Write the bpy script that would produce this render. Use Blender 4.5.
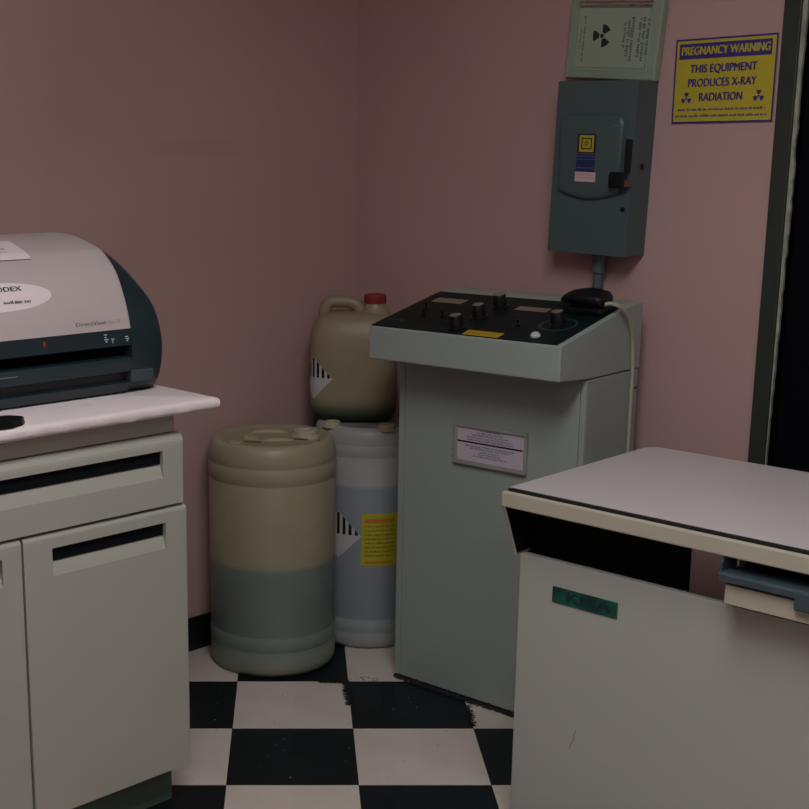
import bpy, bmesh, math, random
from mathutils import Vector, Matrix
random.seed(7)
for o in list(bpy.data.objects): bpy.data.objects.remove(o)
S = bpy.context.scene
COL = S.collection

# ---------------------------------------------------------------- camera, world, exposure
FOC, PITCH, PX, PY, CAMH = 1300.0, math.radians(13.0), 294.0, 460.0, 1.40
cam = bpy.data.cameras.new('camera'); co = bpy.data.objects.new('camera', cam); COL.objects.link(co)
co.location = (0, 0, CAMH); co.rotation_euler = (math.pi/2 - PITCH, 0, 0)
cam.sensor_width = 36; cam.lens = FOC/809*36
cam.shift_x = (404.5-PX)/809; cam.shift_y = (PY-404.5)/809
cam.clip_start = 0.02
S.camera = co
w = bpy.data.worlds.new('world'); S.world = w; w.use_nodes = True
w.node_tree.nodes['Background'].inputs[0].default_value = (0.5, 0.55, 0.6, 1)
w.node_tree.nodes['Background'].inputs[1].default_value = 0.02
S.view_settings.view_transform = 'Standard'; S.view_settings.look = 'None'
S.view_settings.gamma = 1.0; S.view_settings.use_curve_mapping = False
S.view_settings.exposure = 0.0
LAMP_POWER = 12.6            # strength of the ceiling fixture's diffuser
LAMP_COLOR = (0.95, 1.0, 0.97)

# ---------------------------------------------------------------- materials
def lin(c):
    out = []
    for x in c[:3]:
        x /= 255.0
        out.append(x/12.92 if x <= 0.04045 else ((x+0.055)/1.055)**2.4)
    return (*out, 1.0)
MATS = {}
def mat(name, col, rough=0.5, var=0.0, scale=8.0, bump=0.0, bscale=60.0, metal=0.0, spec=0.5, col2=None, detail=4.0):
    if name in MATS: return MATS[name]
    m = bpy.data.materials.new(name); m.use_nodes = True
    nt = m.node_tree; b = nt.nodes['Principled BSDF']
    b.inputs['Base Color'].default_value = lin(col)
    b.inputs['Roughness'].default_value = rough; b.inputs['Metallic'].default_value = metal
    b.inputs['Specular IOR Level'].default_value = spec
    tc = nt.nodes.new('ShaderNodeTexCoord')
    if var > 0 or col2:
        n = nt.nodes.new('ShaderNodeTexNoise'); n.inputs['Scale'].default_value = scale; n.inputs['Detail'].default_value = detail
        nt.links.new(tc.outputs['Object'], n.inputs['Vector'])
        r = nt.nodes.new('ShaderNodeValToRGB')
        r.color_ramp.elements[0].position = 0.3; r.color_ramp.elements[1].position = 0.7
        c = lin(col)
        d = lin(col2) if col2 else tuple(x*(1-var) for x in c[:3])+(1,)
        r.color_ramp.elements[0].color = d; r.color_ramp.elements[1].color = c if col2 else tuple(min(1, x*(1+var)) for x in c[:3])+(1,)
        nt.links.new(n.outputs['Fac'], r.inputs['Fac']); nt.links.new(r.outputs['Color'], b.inputs['Base Color'])
    if bump > 0:
        n2 = nt.nodes.new('ShaderNodeTexNoise'); n2.inputs['Scale'].default_value = bscale; n2.inputs['Detail'].default_value = 3
        nt.links.new(tc.outputs['Object'], n2.inputs['Vector'])
        bp = nt.nodes.new('ShaderNodeBump'); bp.inputs['Strength'].default_value = bump; bp.inputs['Distance'].default_value = 0.004
        nt.links.new(n2.outputs['Fac'], bp.inputs['Height']); nt.links.new(bp.outputs['Normal'], b.inputs['Normal'])
    MATS[name] = m
    return m
def level_mat(name, upper, lower, z, rough=0.4, soft=0.012, stain=0.1, low2=None, z2=0.0):
    """translucent plastic vessel: the colour changes where the liquid inside ends"""
    m = bpy.data.materials.new(name); m.use_nodes = True; nt = m.node_tree; b = nt.nodes['Principled BSDF']
    tc = nt.nodes.new('ShaderNodeTexCoord'); sx = nt.nodes.new('ShaderNodeSeparateXYZ'); nt.links.new(tc.outputs['Object'], sx.inputs[0])
    def step(zz):
        mr = nt.nodes.new('ShaderNodeMapRange'); mr.inputs['From Min'].default_value = zz-soft/2; mr.inputs['From Max'].default_value = zz+soft/2
        nt.links.new(sx.outputs['Z'], mr.inputs['Value']); return mr
    mx = nt.nodes.new('ShaderNodeMix'); mx.data_type = 'RGBA'
    nt.links.new(step(z).outputs[0], mx.inputs[0]); mx.inputs[6].default_value = lin(lower); mx.inputs[7].default_value = lin(upper)
    out = mx.outputs[2]
    if low2:
        m2 = nt.nodes.new('ShaderNodeMix'); m2.data_type = 'RGBA'; nt.links.new(step(z2).outputs[0], m2.inputs[0])
        m2.inputs[6].default_value = lin(low2); nt.links.new(out, m2.inputs[7]); out = m2.outputs[2]
    n = nt.nodes.new('ShaderNodeTexNoise'); n.inputs['Scale'].default_value = 9; n.inputs['Detail'].default_value = 5
    nt.links.new(tc.outputs['Object'], n.inputs['Vector'])
    mr = nt.nodes.new('ShaderNodeMapRange'); mr.inputs['To Min'].default_value = 1-stain*1.6; mr.inputs['To Max'].default_value = 1+stain
    nt.links.new(n.outputs['Fac'], mr.inputs['Value'])
    hs = nt.nodes.new('ShaderNodeMix'); hs.data_type = 'RGBA'; hs.blend_type = 'MULTIPLY'; hs.inputs[0].default_value = 1
    nt.links.new(out, hs.inputs[6]); nt.links.new(mr.outputs[0], hs.inputs[7]); nt.links.new(hs.outputs[2], b.inputs['Base Color'])
    b.inputs['Roughness'].default_value = rough
    MATS[name] = m
    return m
def wall_mat(name, col, scuffs):
    m = mat(name, col, 0.62, 0.035, 2.2, 0.10, 55.0, spec=0.3)
    nt = m.node_tree; b = nt.nodes['Principled BSDF']; src = b.inputs['Base Color'].links[0].from_socket
    tc = nt.nodes['Texture Coordinate']
    for (cx, cy, cz, sx, sy, sz, amt) in scuffs:      # faint scuffs rubbed into the paint
        mp = nt.nodes.new('ShaderNodeMapping'); mp.vector_type = 'TEXTURE'
        mp.inputs['Location'].default_value = (cx, cy, cz); mp.inputs['Scale'].default_value = (sx, sy, sz)
        nt.links.new(tc.outputs['Object'], mp.inputs[0])
        g = nt.nodes.new('ShaderNodeTexGradient'); g.gradient_type = 'SPHERICAL'; nt.links.new(mp.outputs[0], g.inputs[0])
        mu = nt.nodes.new('ShaderNodeMath'); mu.operation = 'MULTIPLY'; mu.inputs[1].default_value = amt; nt.links.new(g.outputs['Fac'], mu.inputs[0])
        mx = nt.nodes.new('ShaderNodeMix'); mx.data_type = 'RGBA'; nt.links.new(mu.outputs[0], mx.inputs[0])
        nt.links.new(src, mx.inputs[6]); mx.inputs[7].default_value = lin((110, 92, 88)); src = mx.outputs[2]
    nt.links.new(src, b.inputs['Base Color'])
    return m

# ---------------------------------------------------------------- helpers
def frame(theta):            # local x = right along the front, y = away, z = up
    return math.radians(-theta)
def tag(o, label=None, cat=None, group=None, kind=None):
    if label: o['label'] = label
    if cat: o['category'] = cat
    if group: o['group'] = group
    if kind: o['kind'] = kind
    return o
def empty(name, loc, theta=0.0, label=None, cat=None):
    o = bpy.data.objects.new(name, None); COL.objects.link(o); o.empty_display_size = 0.05
    o.location = loc; o.rotation_euler = (0, 0, frame(theta))
    return tag(o, label, cat)
def link(name, me, m, parent=None, smooth=False, label=None):
    o = bpy.data.objects.new(name, me); COL.objects.link(o)
    if m is not None:
        for x in (m if isinstance(m, (list, tuple)) else [m]): me.materials.append(x)
    if parent: o.parent = parent
    if smooth:
        for p in me.polygons: p.use_smooth = True
    if label: o['label'] = label
    return o
def from_bm(name, bm, m, parent=None, smooth=False, label=None):
    bmesh.ops.recalc_face_normals(bm, faces=bm.faces)
    me = bpy.data.meshes.new(name); bm.to_mesh(me); bm.free()
    return link(name, me, m, parent, smooth, label)
def add_box(bm, x0, x1, y0, y1, z0, z1, bevel=0, seg=2):
    r = bmesh.ops.create_cube(bm, size=1.0)
    vs = r['verts']
    for q in vs:
        q.co = Vector((x0 if q.co.x < 0 else x1, y0 if q.co.y < 0 else y1, z0 if q.co.z < 0 else z1))
    if bevel > 0:
        es = {e for q in vs for e in q.link_edges}
        bmesh.ops.bevel(bm, geom=list(es), offset=bevel, segments=seg, profile=0.5, affect='EDGES')
def box(name, b, m, parent=None, bevel=0.002, seg=2, label=None):
    bm = bmesh.new(); add_box(bm, *b, bevel=bevel, seg=seg)
    return from_bm(name, bm, m, parent, False, label)
def boxes(name, lst, m, parent=None, bevel=0.0, label=None):
    bm = bmesh.new()
    for b in lst: add_box(bm, *b, bevel=bevel)
    return from_bm(name, bm, m, parent, False, label)
def add_prism(bm, poly, x0, x1):        # poly in (y, z), extruded along x
    a = [bm.verts.new((x0, y, z)) for y, z in poly]; b = [bm.verts.new((x1, y, z)) for y, z in poly]
    n = len(poly)
    bm.faces.new(a); bm.faces.new(list(reversed(b)))
    for i in range(n): bm.faces.new((a[i], b[i], b[(i+1) % n], a[(i+1) % n]))
def prism(name, poly, x0, x1, m, parent=None, bevel=0, seg=2, label=None, smooth=False):
    bm = bmesh.new(); add_prism(bm, poly, x0, x1)
    bmesh.ops.recalc_face_normals(bm, faces=bm.faces)
    if bevel > 0:
        bmesh.ops.bevel(bm, geom=list(bm.edges), offset=bevel, segments=seg, profile=0.5, affect='EDGES')
    return from_bm(name, bm, m, parent, smooth, label)
def add_lathe(bm, prof, c=(0, 0, 0), seg=48, axis='z'):
    rings = []
    for r, z in prof:
        if r < 1e-6: rings.append([bm.verts.new((0, 0, z))])
        else: rings.append([bm.verts.new((r*math.cos(2*math.pi*i/seg), r*math.sin(2*math.pi*i/seg), z)) for i in range(seg)])
    for A, B in zip(rings, rings[1:]):
        if len(A) == 1 and len(B) == 1: continue
        for i in range(seg):
            j = (i+1) % seg
            if len(A) == 1: bm.faces.new((A[0], B[i], B[j]))
            elif len(B) == 1: bm.faces.new((A[i], A[j], B[0]))
            else: bm.faces.new((A[i], A[j], B[j], B[i]))
    vs = [q for R in rings for q in R]
    if axis == 'y':
        for q in vs: q.co = Vector((q.co.x, -q.co.z, q.co.y))
    for q in vs: q.co += Vector(c)
    return vs
def smooth_by_angle(o, deg=35):
    me = o.data
    for p in me.polygons: p.use_smooth = True
    bm = bmesh.new(); bm.from_mesh(me)
    for e in bm.edges:
        if len(e.link_faces) == 2 and e.calc_face_angle(0) > math.radians(deg): e.smooth = False
    bm.to_mesh(me); bm.free()
    return o
def lathe(name, prof, m, parent=None, c=(0, 0, 0), seg=48, label=None, axis='z', deg=35):
    bm = bmesh.new(); add_lathe(bm, prof, c, seg, axis)
    return smooth_by_angle(from_bm(name, bm, m, parent, True, label), deg)
def tube(name, pts, r, m, parent=None, seg=10, label=None):
    P = []
    pts = [Vector(p) for p in pts]
    ext = [2*pts[0]-pts[1]] + pts + [2*pts[-1]-pts[-2]]
    for i in range(1, len(ext)-2):
        for k in range(8):
            t = k/8; a, b, c, d = ext[i-1], ext[i], ext[i+1], ext[i+2]
            P.append(0.5*((2*b)+(c-a)*t+(2*a-5*b+4*c-d)*t*t+(3*b-a-3*c+d)*t**3))
    P.append(pts[-1])
    bm = bmesh.new(); rings = []; up = Vector((0.31, 0.52, 0.8))
    for i, q in enumerate(P):
        t = (P[min(i+1, len(P)-1)]-P[max(i-1, 0)]).normalized()
        n = (up - t*up.dot(t)).normalized(); bn = t.cross(n); up = n
        rings.append([bm.verts.new(q+r*(n*math.cos(2*math.pi*k/seg)+bn*math.sin(2*math.pi*k/seg))) for k in range(seg)])
    for A, B in zip(rings, rings[1:]):
        for k in range(seg): bm.faces.new((A[k], A[(k+1) % seg], B[(k+1) % seg], B[k]))
    bm.faces.new(rings[0]); bm.faces.new(list(reversed(rings[-1])))
    return from_bm(name, bm, m, parent, True, label)
def cut(o, cutters):
    """boolean away boxes, keep only the result"""
    for b in cutters:
        c = box('cutter', b, None, None, 0)
        md = o.modifiers.new('b', 'BOOLEAN'); md.operation = 'DIFFERENCE'; md.solver = 'EXACT'; md.object = c
        dg = bpy.context.evaluated_depsgraph_get(); dg.update()
        me = bpy.data.meshes.new_from_object(o.evaluated_get(dg))
        o.modifiers.clear(); o.data = me
        cm = c.data; bpy.data.objects.remove(c); bpy.data.meshes.remove(cm)
    return o
def text_geo(s, size, align='CENTER', bold=0.0):
    cu = bpy.data.curves.new('t', 'FONT'); cu.body = s; cu.size = size; cu.align_x = align; cu.align_y = 'CENTER'
    cu.resolution_u = 3
    o = bpy.data.objects.new('t', cu); COL.objects.link(o)
    dg = bpy.context.evaluated_depsgraph_get(); dg.update()
    me = o.evaluated_get(dg).to_mesh()
    vs = [tuple(q.co) for q in me.vertices]; fs = [tuple(p.vertices) for p in me.polygons]
    o.evaluated_get(dg).to_mesh_clear(); bpy.data.objects.remove(o); bpy.data.curves.remove(cu)
    if bold > 0:            # heavier strokes: the same outline laid twice, a hair apart
        b = bold*size*1.6
        return merge(([(q[0]-b, q[1]-b*.4, 0) for q in vs], fs), ([(q[0]+b, q[1]+b*.4, 0) for q in vs], fs))
    return vs, fs
def put(name, geo, fn, m, parent, label=None):
    vs, fs = geo
    me = bpy.data.meshes.new(name); me.from_pydata([fn(q[0], q[1]) for q in vs], [], fs)
    o = link(name, me, m, parent, False, label)
    if 'print' in name or 'icons' in name: o['kind'] = 'stuff'
    return o
def width_fit(geo, wd):
    vs, fs = geo; a = min(q[0] for q in vs); b = max(q[0] for q in vs); k = wd/(b-a); c = (a+b)/2
    return [((q[0]-c)*k, q[1], 0) for q in vs], fs
def merge(*gs):
    V, F = [], []
    for vs, fs in gs:
        n = len(V); V += [tuple(q) for q in vs]; F += [tuple(i+n for i in f) for f in fs]
    return V, F
def shift(g, dx, dy): return [(q[0]+dx, q[1]+dy, 0) for q in g[0]], g[1]
def rect(x0, x1, y0, y1): return [(x0, y0, 0), (x1, y0, 0), (x1, y1, 0), (x0, y1, 0)], [(0, 1, 2, 3)]
def ring_rect(x0, x1, y0, y1, t):
    return merge(rect(x0, x1, y0, y0+t), rect(x0, x1, y1-t, y1), rect(x0, x0+t, y0+t, y1-t), rect(x1-t, x1, y0+t, y1-t))
def words(x0, x1, y, h, seed=0, fill=0.86):
    """a row of print too small to read in the photograph"""
    rr = random.Random(seed); gs = []; x = x0
    while x < x1:
        n = rr.randint(2, 8)
        for k in range(n):
            ww = h*rr.uniform(.35, .55)
            if x+ww > x1: break
            hh = h*rr.choice((.62, .62, .9, 1.0)); gs.append(rect(x, x+ww, y-h*.31, y-h*.31+hh)); x += ww+h*.16
        x += h*.5
    return merge(*gs)
def trefoil(cx, cy, r, rot=0.0):
    gs = []
    for k in range(3):
        a0 = rot+math.radians(60+120*k)
        vs = []
        for i in range(9): a = a0+math.radians(60)*i/8; vs.append((cx+r*math.cos(a), cy+r*math.sin(a), 0))
        for i in range(8, -1, -1): a = a0+math.radians(60)*i/8; vs.append((cx+.3*r*math.cos(a), cy+.3*r*math.sin(a), 0))
        gs.append((vs, [(i, i+1, 16-i, 17-i) for i in range(8)]))
    gs.append(([(cx+.2*r*math.cos(2*math.pi*i/16), cy+.2*r*math.sin(2*math.pi*i/16), 0) for i in range(16)], [tuple(range(16))]))
    return merge(*gs)

# ---------------------------------------------------------------- frames of the place
W = 47.5
U = Vector((math.sin(math.radians(W)), math.cos(math.radians(W)), 0))       # along the left wall, away
V = Vector((math.sin(math.radians(W-90)), math.cos(math.radians(W-90)), 0)) # along the right wall, away
COR = Vector((0.190, 4.036, 0))                                             # the room corner on the floor
ROOM = 4.4; CEIL = 2.5

M_wall = wall_mat('pink wall paint', (187, 152, 149), [(0, -.62, 1.43, .3, .20, .035, .18), (0, -1.05, 1.52, .3, .4, .25, .15)])
M_wall2 = wall_mat('pink wall paint by door', (189, 153, 151), [])
M_base = mat('black vinyl baseboard', (16, 17, 20), 0.45, 0.1, 20)
M_black_tile = mat('black vinyl tile', (13, 24, 30), 0.4, 0.25, 14, 0.05, 40, col2=(8, 15, 20), spec=.3)
M_white_tile = mat('off white vinyl tile', (212, 196, 190), 0.38, 0.07, 7, 0.05, 40)
M_grout = mat('dark floor underlay', (30, 28, 27), 0.8, 0.1, 10)
M_ceil = mat('white ceiling', (215, 212, 205), 0.8, 0.03, 6, 0.1, 40)
M_casing = mat('dark green brown door casing', (44, 50, 42), 0.5, 0.15, 12)
M_strip = mat('chipped white door stop', (150, 150, 138), 0.7, 0.3, 40)
M_door = mat('black door', (6, 7, 14), .7, .15, 6, spec=.1)

# ---------------------------------------------------------------- the room shell
def struct(o): o['kind'] = 'structure'; return o
def place_room(o): o.location = COR; o.rotation_euler = (0, 0, frame(W)); return o
# local room frame: x along the right wall from the corner, y = 0 the right wall's face (room at y < 0)
def room_box(name, lst, m): return struct(place_room(boxes(name, lst, m)))
DX0, DX1, DH = 1.395, 2.26, 2.06
room_box('wall_right', [(-.12, DX0-.012, 0, .12, 0, CEIL), (DX1, ROOM+.12, 0, .12, 0, CEIL), (DX0-.012, DX1, 0, .12, DH, CEIL)], M_wall2)
room_box('wall_left', [(-.12, 0, -ROOM-.12, 0, 0, CEIL)], M_wall)
room_box('wall_back', [(0, ROOM, -ROOM-.12, -ROOM, 0, CEIL)], M_wall)
room_box('wall_far', [(ROOM, ROOM+.12, -ROOM-.12, 0, 0, CEIL)], M_wall2)
room_box('ceiling', [(-.12, ROOM+.12, -ROOM-.12, .12, CEIL, CEIL+.1)], M_ceil)
struct(place_room(prism('baseboard_left', [(0, 0), (0, .1), (-.006, .103), (-.006, 0)], 0, 1, M_base)))
bb = bpy.data.objects['baseboard_left']; bb.data = bb.data.copy()
for q in bb.data.vertices: q.co = Vector((-q.co.y+.0005, -ROOM+.001+q.co.x*(ROOM-.002), q.co.z+.0005))
bb.data.flip_normals()
struct(place_room(box('baseboard_right', (.008, 1.335, -.0065, -.0005, .0005, .103), M_base, None, .0015)))
# door in the right wall
door = struct(tag(place_room(bpy.data.objects.new('door_1', None)), 'black door in a dark green brown casing'))
COL.objects.link(door)
prismlist = [(1.345, 1.386, -.018, -.0005, 0.001, DH+.045), (DX1-.004, DX1+.04, -.018, -.0005, 0.001, DH+.045), (1.386, DX1-.004, -.018, -.0005, DH, DH+.045)]
boxes('door_casing', prismlist, M_casing, door, 0.002)
bm = bmesh.new(); n = 70                                   # chipped pale edge of the stop
rr = random.Random(3); pv = []
for i in range(n+1):
    z = .68+(DH-.68)*i/n
    wd = (.003+.010*min(1, max(0, (z-.72)/.55)))*rr.uniform(.7, 1.15)
    pv.append([bm.verts.new(c) for c in ((1.3865, -.012, z), (1.3865+wd*.75, -.012, z), (1.3865+wd*.75, -.004, z), (1.3865, -.004, z))])
for A, B in zip(pv, pv[1:]):
    for k in range(4): bm.faces.new((A[k], A[(k+1) % 4], B[(k+1) % 4], B[k]))
bm.faces.new(pv[0]); bm.faces.new(pv[-1])
from_bm('door_stop_edge', bm, M_strip, door)
boxes('door_jamb', [(1.3835, 1.3864, .0005, .12, .001, DH)], M_door, door)
dl = boxes('door_leaf', [(1.3865, DX1-.005, .035, .07, .004, DH-.004)], M_door, door)
for (za, zb) in ((.93, 1.02), (.06, .2), (DH-.16, DH-.04)): boxes('door_rail', [(1.44, DX1-.06, .029, .0349, za, zb)], M_door, dl, .002)
lathe('door_knob', [(0, 0), (.028, 0), (.028, .004), (.01, .01), (.01, .03), (.024, .045), (.024, .058), (.012, .066), (0, .067)], mat('dark bronze', (48, 42, 36), .35, metal=.8, var=.05), dl, (DX1-.1, .029, .97), 24, axis='y')

# checkerboard floor: every tile a piece of its own
floor = bpy.data.objects.new('floor', None); floor_bm = bmesh.new(); add_box(floor_bm, -.12, ROOM+.12, -ROOM-.12, .12, -.06, -.0032)
bpy.data.objects.remove(floor)
floor = place_room(from_bm('floor', floor_bm, M_grout)); struct(floor); tag(floor, 'black and off white checkerboard tile floor laid diagonally to the walls')
T = 0.3048; TX, TY = 0.149, 3.048
FM = Matrix.Translation(COR) @ Matrix.Rotation(frame(W), 4, 'Z'); FI = FM.inverted()
def clip(poly, f):
    out = []
    for i in range(len(poly)):
        a, b = poly[i], poly[(i+1) % len(poly)]; fa, fb = f(a), f(b)
        if fa >= 0: out.append(a)
        if fa*fb < 0: out.append(a+(b-a)*(fa/(fa-fb)))
    return out
def tile_mesh(poly, nm):
    bm = bmesh.new()
    lo = [bm.verts.new((p.x, p.y, -.0030)) for p in poly]; hi = [bm.verts.new((p.x, p.y, 0)) for p in poly]
    bm.faces.new(hi); bm.faces.new(list(reversed(lo)))
    for i in range(len(poly)): bm.faces.new((lo[i], lo[(i+1) % len(poly)], hi[(i+1) % len(poly)], hi[i]))
    bmesh.ops.recalc_face_normals(bm, faces=bm.faces)
    me = bpy.data.meshes.new(nm); bm.to_mesh(me); bm.free(); return me
g = .0007
full = {}
for i in range(-13, 14):
    for j in range(-15, 6):
        x0, y0 = TX+i*T, TY+j*T
        c = Vector((x0+T/2, y0+T/2, 0))
        poly = [Vector((x0+g, y0+g, 0)), Vector((x0+T-g, y0+g, 0)), Vector((x0+T-g, y0+T-g, 0)), Vector((x0+g, y0+T-g, 0))]
        L = [FI @ p for p in poly]
        for f in (lambda p: p.x-.001, lambda p: ROOM-.001-p.x, lambda p: -.001-p.y, lambda p: p.y+ROOM-.001):
            L = clip(L, f)
            if len(L) < 3: break
        if len(L) < 3: continue
        area = abs(sum(L[k].x*L[(k+1) % len(L)].y-L[(k+1) % len(L)].x*L[k].y for k in range(len(L))))/2
        if area < .0006: continue
        black = (i+j) % 2 == 0
        lc = FI @ c
        mm = M_black_tile if black else M_white_tile
        if area > (T-2*g)**2*.999:
            if black not in full:
                full[black] = tile_mesh([p-lc for p in L], 'tile'); full[black].materials.append(mm)
            me = full[black]
        else:
            me = tile_mesh([p-lc for p in L], 'tile_cut'); me.materials.append(mm)
        t = bpy.data.objects.new('tile', me); COL.objects.link(t); t.parent = floor; t.location = lc

# ceiling fluorescent fixture (the room's lamp, above the picture), then an added fill light
M_fix = mat('white lamp housing', (225, 225, 222), .5, .02)
def lit(name, k):
    m = bpy.data.materials.new(name); m.use_nodes = True
    nt = m.node_tree; nt.nodes.remove(nt.nodes['Principled BSDF']); em = nt.nodes.new('ShaderNodeEmission')
    em.inputs[0].default_value = (*LAMP_COLOR, 1); em.inputs[1].default_value = LAMP_POWER*k
    nt.links.new(em.outputs[0], nt.nodes['Material Output'].inputs[0]); return m
for (lx, ly, k, lab) in ((.15, 1.32, 1.0, 'white rectangular fluorescent ceiling light before the console'), (.40, -.70, .50, 'added fill light shaped as a white ceiling fixture, further from the corner')):
    lamp = empty('ceiling_light', (lx, ly, CEIL-.001), W-90, lab, 'ceiling light')
    boxes('housing', [(-.62, .62, -.31, .31, -.03, 0), (-.62, -.60, -.31, .31, -.075, -.03), (.60, .62, -.31, .31, -.075, -.03), (-.6, .6, -.31, -.29, -.075, -.03), (-.6, .6, .29, .31, -.075, -.03)], M_fix, lamp)
    boxes('diffuser', [(-.598, .598, -.288, .288, -.07, -.06)], lit('lit diffuser', k), lamp)

# ---------------------------------------------------------------- left storage cabinet
CABO = Vector((-.241, 2.644, 0)); CTH = W-90
M_cab = mat('warm grey cabinet enamel', (173, 169, 161), .42, .02, 5, .03, 300)
M_cabdark = mat('black pull shade', (6, 14, 18), .7, .1, spec=.15)
M_kick = mat('dark green grey toe kick', (84, 104, 96), .6, .1)
cab = empty('storage_cabinet', CABO, CTH, 'warm grey storage cabinet with one wide drawer over two doors', 'cabinet')
boxes('carcass', [(-.785, .008, .0235, .63, .1, .8905), (-.785, -.002, .012, .0235, .85, .8905)], M_cab, cab, .001)
boxes('toe_kick', [(-.775, .0, .05, .60, 0, .0995)], M_kick, cab)
def front(name, x0, x1, z0, z1, sx0, sx1, sz0, szm, sz1, bev, parent):
    bm = bmesh.new(); add_box(bm, x0, x1, 0, .0225, z0, z1)
    es = [e for e in bm.edges if all(abs(q.co.y) < 1e-6 for q in e.verts)]
    top = [e for e in es if all(abs(q.co.z-z1) < 1e-6 for q in e.verts)]
    bmesh.ops.bevel(bm, geom=top, offset=bev, segments=5, profile=.5, affect='EDGES')
    es = [e for e in bm.edges if abs(e.verts[0].co.x-e.verts[1].co.x) < 1e-6 and abs(e.verts[0].co.y) < 1e-6 and abs(e.verts[1].co.y) < 1e-6]
    bmesh.ops.bevel(bm, geom=es, offset=.004, segments=2, profile=.5, affect='EDGES')
    o = from_bm(name, bm, M_cab, None)
    cut(o, [(sx0, sx1, -.05, .019, sz0, sz1)])
    bm = bmesh.new(); bm.from_mesh(o.data)
    add_prism(bm, [(.0012, sz0), (.0035, sz0+.006), (.013, szm), (.0188, szm), (.0188, sz0)], sx0+.0002, sx1-.0002)
    bmesh.ops.recalc_face_normals(bm, faces=bm.faces)
    bm.to_mesh(o.data); bm.free()
    o.parent = parent
    boxes('finger_pull', [(sx0+.0004, sx1-.0004, .010, .0186, szm+.0005, sz1-.0004)], M_cabdark, o, 0, 'recessed finger pull with its shade painted black')  # black block paints the shade inside the pull's cavity
    return o
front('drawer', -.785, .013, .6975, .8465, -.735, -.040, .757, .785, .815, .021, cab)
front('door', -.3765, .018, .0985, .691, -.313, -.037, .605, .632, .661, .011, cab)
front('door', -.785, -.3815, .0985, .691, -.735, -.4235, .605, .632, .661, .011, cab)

# paper-wrapped worktop on it
M_paper = mat('white wrapping paper', (240, 222, 226), .6, .04, 6, .5, 30)
wt = empty('worktop', CABO+Vector((0, 0, .891)), CTH, 'white paper-wrapped worktop with a crumpled edge on the storage cabinet', 'worktop')
bm = bmesh.new(); rr = random.Random(11)
out = []
X0, X1, Y0, Y1 = -.83, .088, -.032, .665
N = 90
for i in range(N+1): out.append((X0+(X1-X0)*i/N, Y0))
for i in range(1, 60): out.append((X1, Y0+(Y1-Y0)*i/60))
for i in range(N+1): out.append((X1+(X0-X1)*i/N, Y1))
for i in range(1, 60): out.append((X0, Y1+(Y0-Y1)*i/60))
levels = [(.0, .012), (.0, .004), (.006, 0), (.013, 0), (.019, .001), (.0235, .004), (.0258, .010)]
rings = []
k1 = [rr.uniform(-1, 1) for _ in out]
k2 = [rr.uniform(-1, 1) for _ in out]
for li, (z, ins) in enumerate(levels):
    ring = []
    for i, (x, y) in enumerate(out):
        s = (k1[i]+k1[i-1]+k1[i-2])/3
        q = (k2[i]+k2[i-1]+k2[i-2]+k2[i-3])/4
        d = ins+(.0028*s if 1 <= li <= 4 else 0)+.0006*math.sin(i*.9+li)
        cx = min(max(x, X0+d), X1-d); cy = min(max(y, Y0+d), Y1-d)
        ring.append(bm.verts.new((cx, cy, z+(.0026*(q+1) if li in (1, 2, 3) else 0))))
    rings.append(ring)
for A, B in zip(rings, rings[1:]):
    for i in range(len(out)): bm.faces.new((A[i], A[(i+1) % len(out)], B[(i+1) % len(out)], B[i]))
bm.faces.new(rings[-1]); bm.faces.new(list(reversed(rings[0])))
from_bm('paper_cover', bm, M_paper, wt, True)
smooth_by_angle(bpy.data.objects['paper_cover'], 50)
ZT = .9168

# ---------------------------------------------------------------- film scanner on the worktop
M_scan = mat('dark teal scanner plastic', (30, 46, 52), .38, .05, 10, .05, 400)
M_scan2 = mat('grey teal scanner foot', (62, 72, 78), .45, .05, 10)
M_hood = mat('light grey scanner hood', (196, 180, 182), .45, .02, 6, .03, 400)
M_slot = mat('black slot', (5, 8, 10), .8, .05, spec=.1)
M_sticker = mat('white sticker', (240, 220, 226), .5, .02)
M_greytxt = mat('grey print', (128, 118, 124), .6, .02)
M_ink = mat('dark print', (52, 46, 58), .6, .02)
M_whiteink = mat('white print', (205, 210, 210), .6, .02)
M_redink = mat('red indicator', (170, 50, 60), .5, .02)
sc = empty('film_scanner', CABO+Vector((0, 0, ZT)), CTH, 'light grey and dark teal film scanner with a curved hood', 'scanner')
zt = ZT
cap = [(.19, .917), (.15, .921), (.125, .948), (.1135, 1.006), (.124, 1.06), (.152, 1.105), (.213, 1.15), (.285, 1.19), (.36, 1.215), (.45, 1.22), (.52, 1.19), (.545, 1.1), (.545, .94), (.52, .917)]
cap = [(y, z-zt+.0005) for y, z in cap]
def curve_pts(pts, n=4):
    out = []
    L = len(pts)
    for i in range(L):
        a, b, c, d = (Vector((*pts[(i+k) % L], 0)) for k in (-1, 0, 1, 2))
        for k in range(n):
            t = k/n; q = 0.5*((2*b)+(c-a)*t+(2*a-5*b+4*c-d)*t*t+(3*b-a-3*c+d)*t**3); out.append((q.x, max(q.y, .0003)))
    return out
capc = curve_pts(cap, 4)
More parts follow.
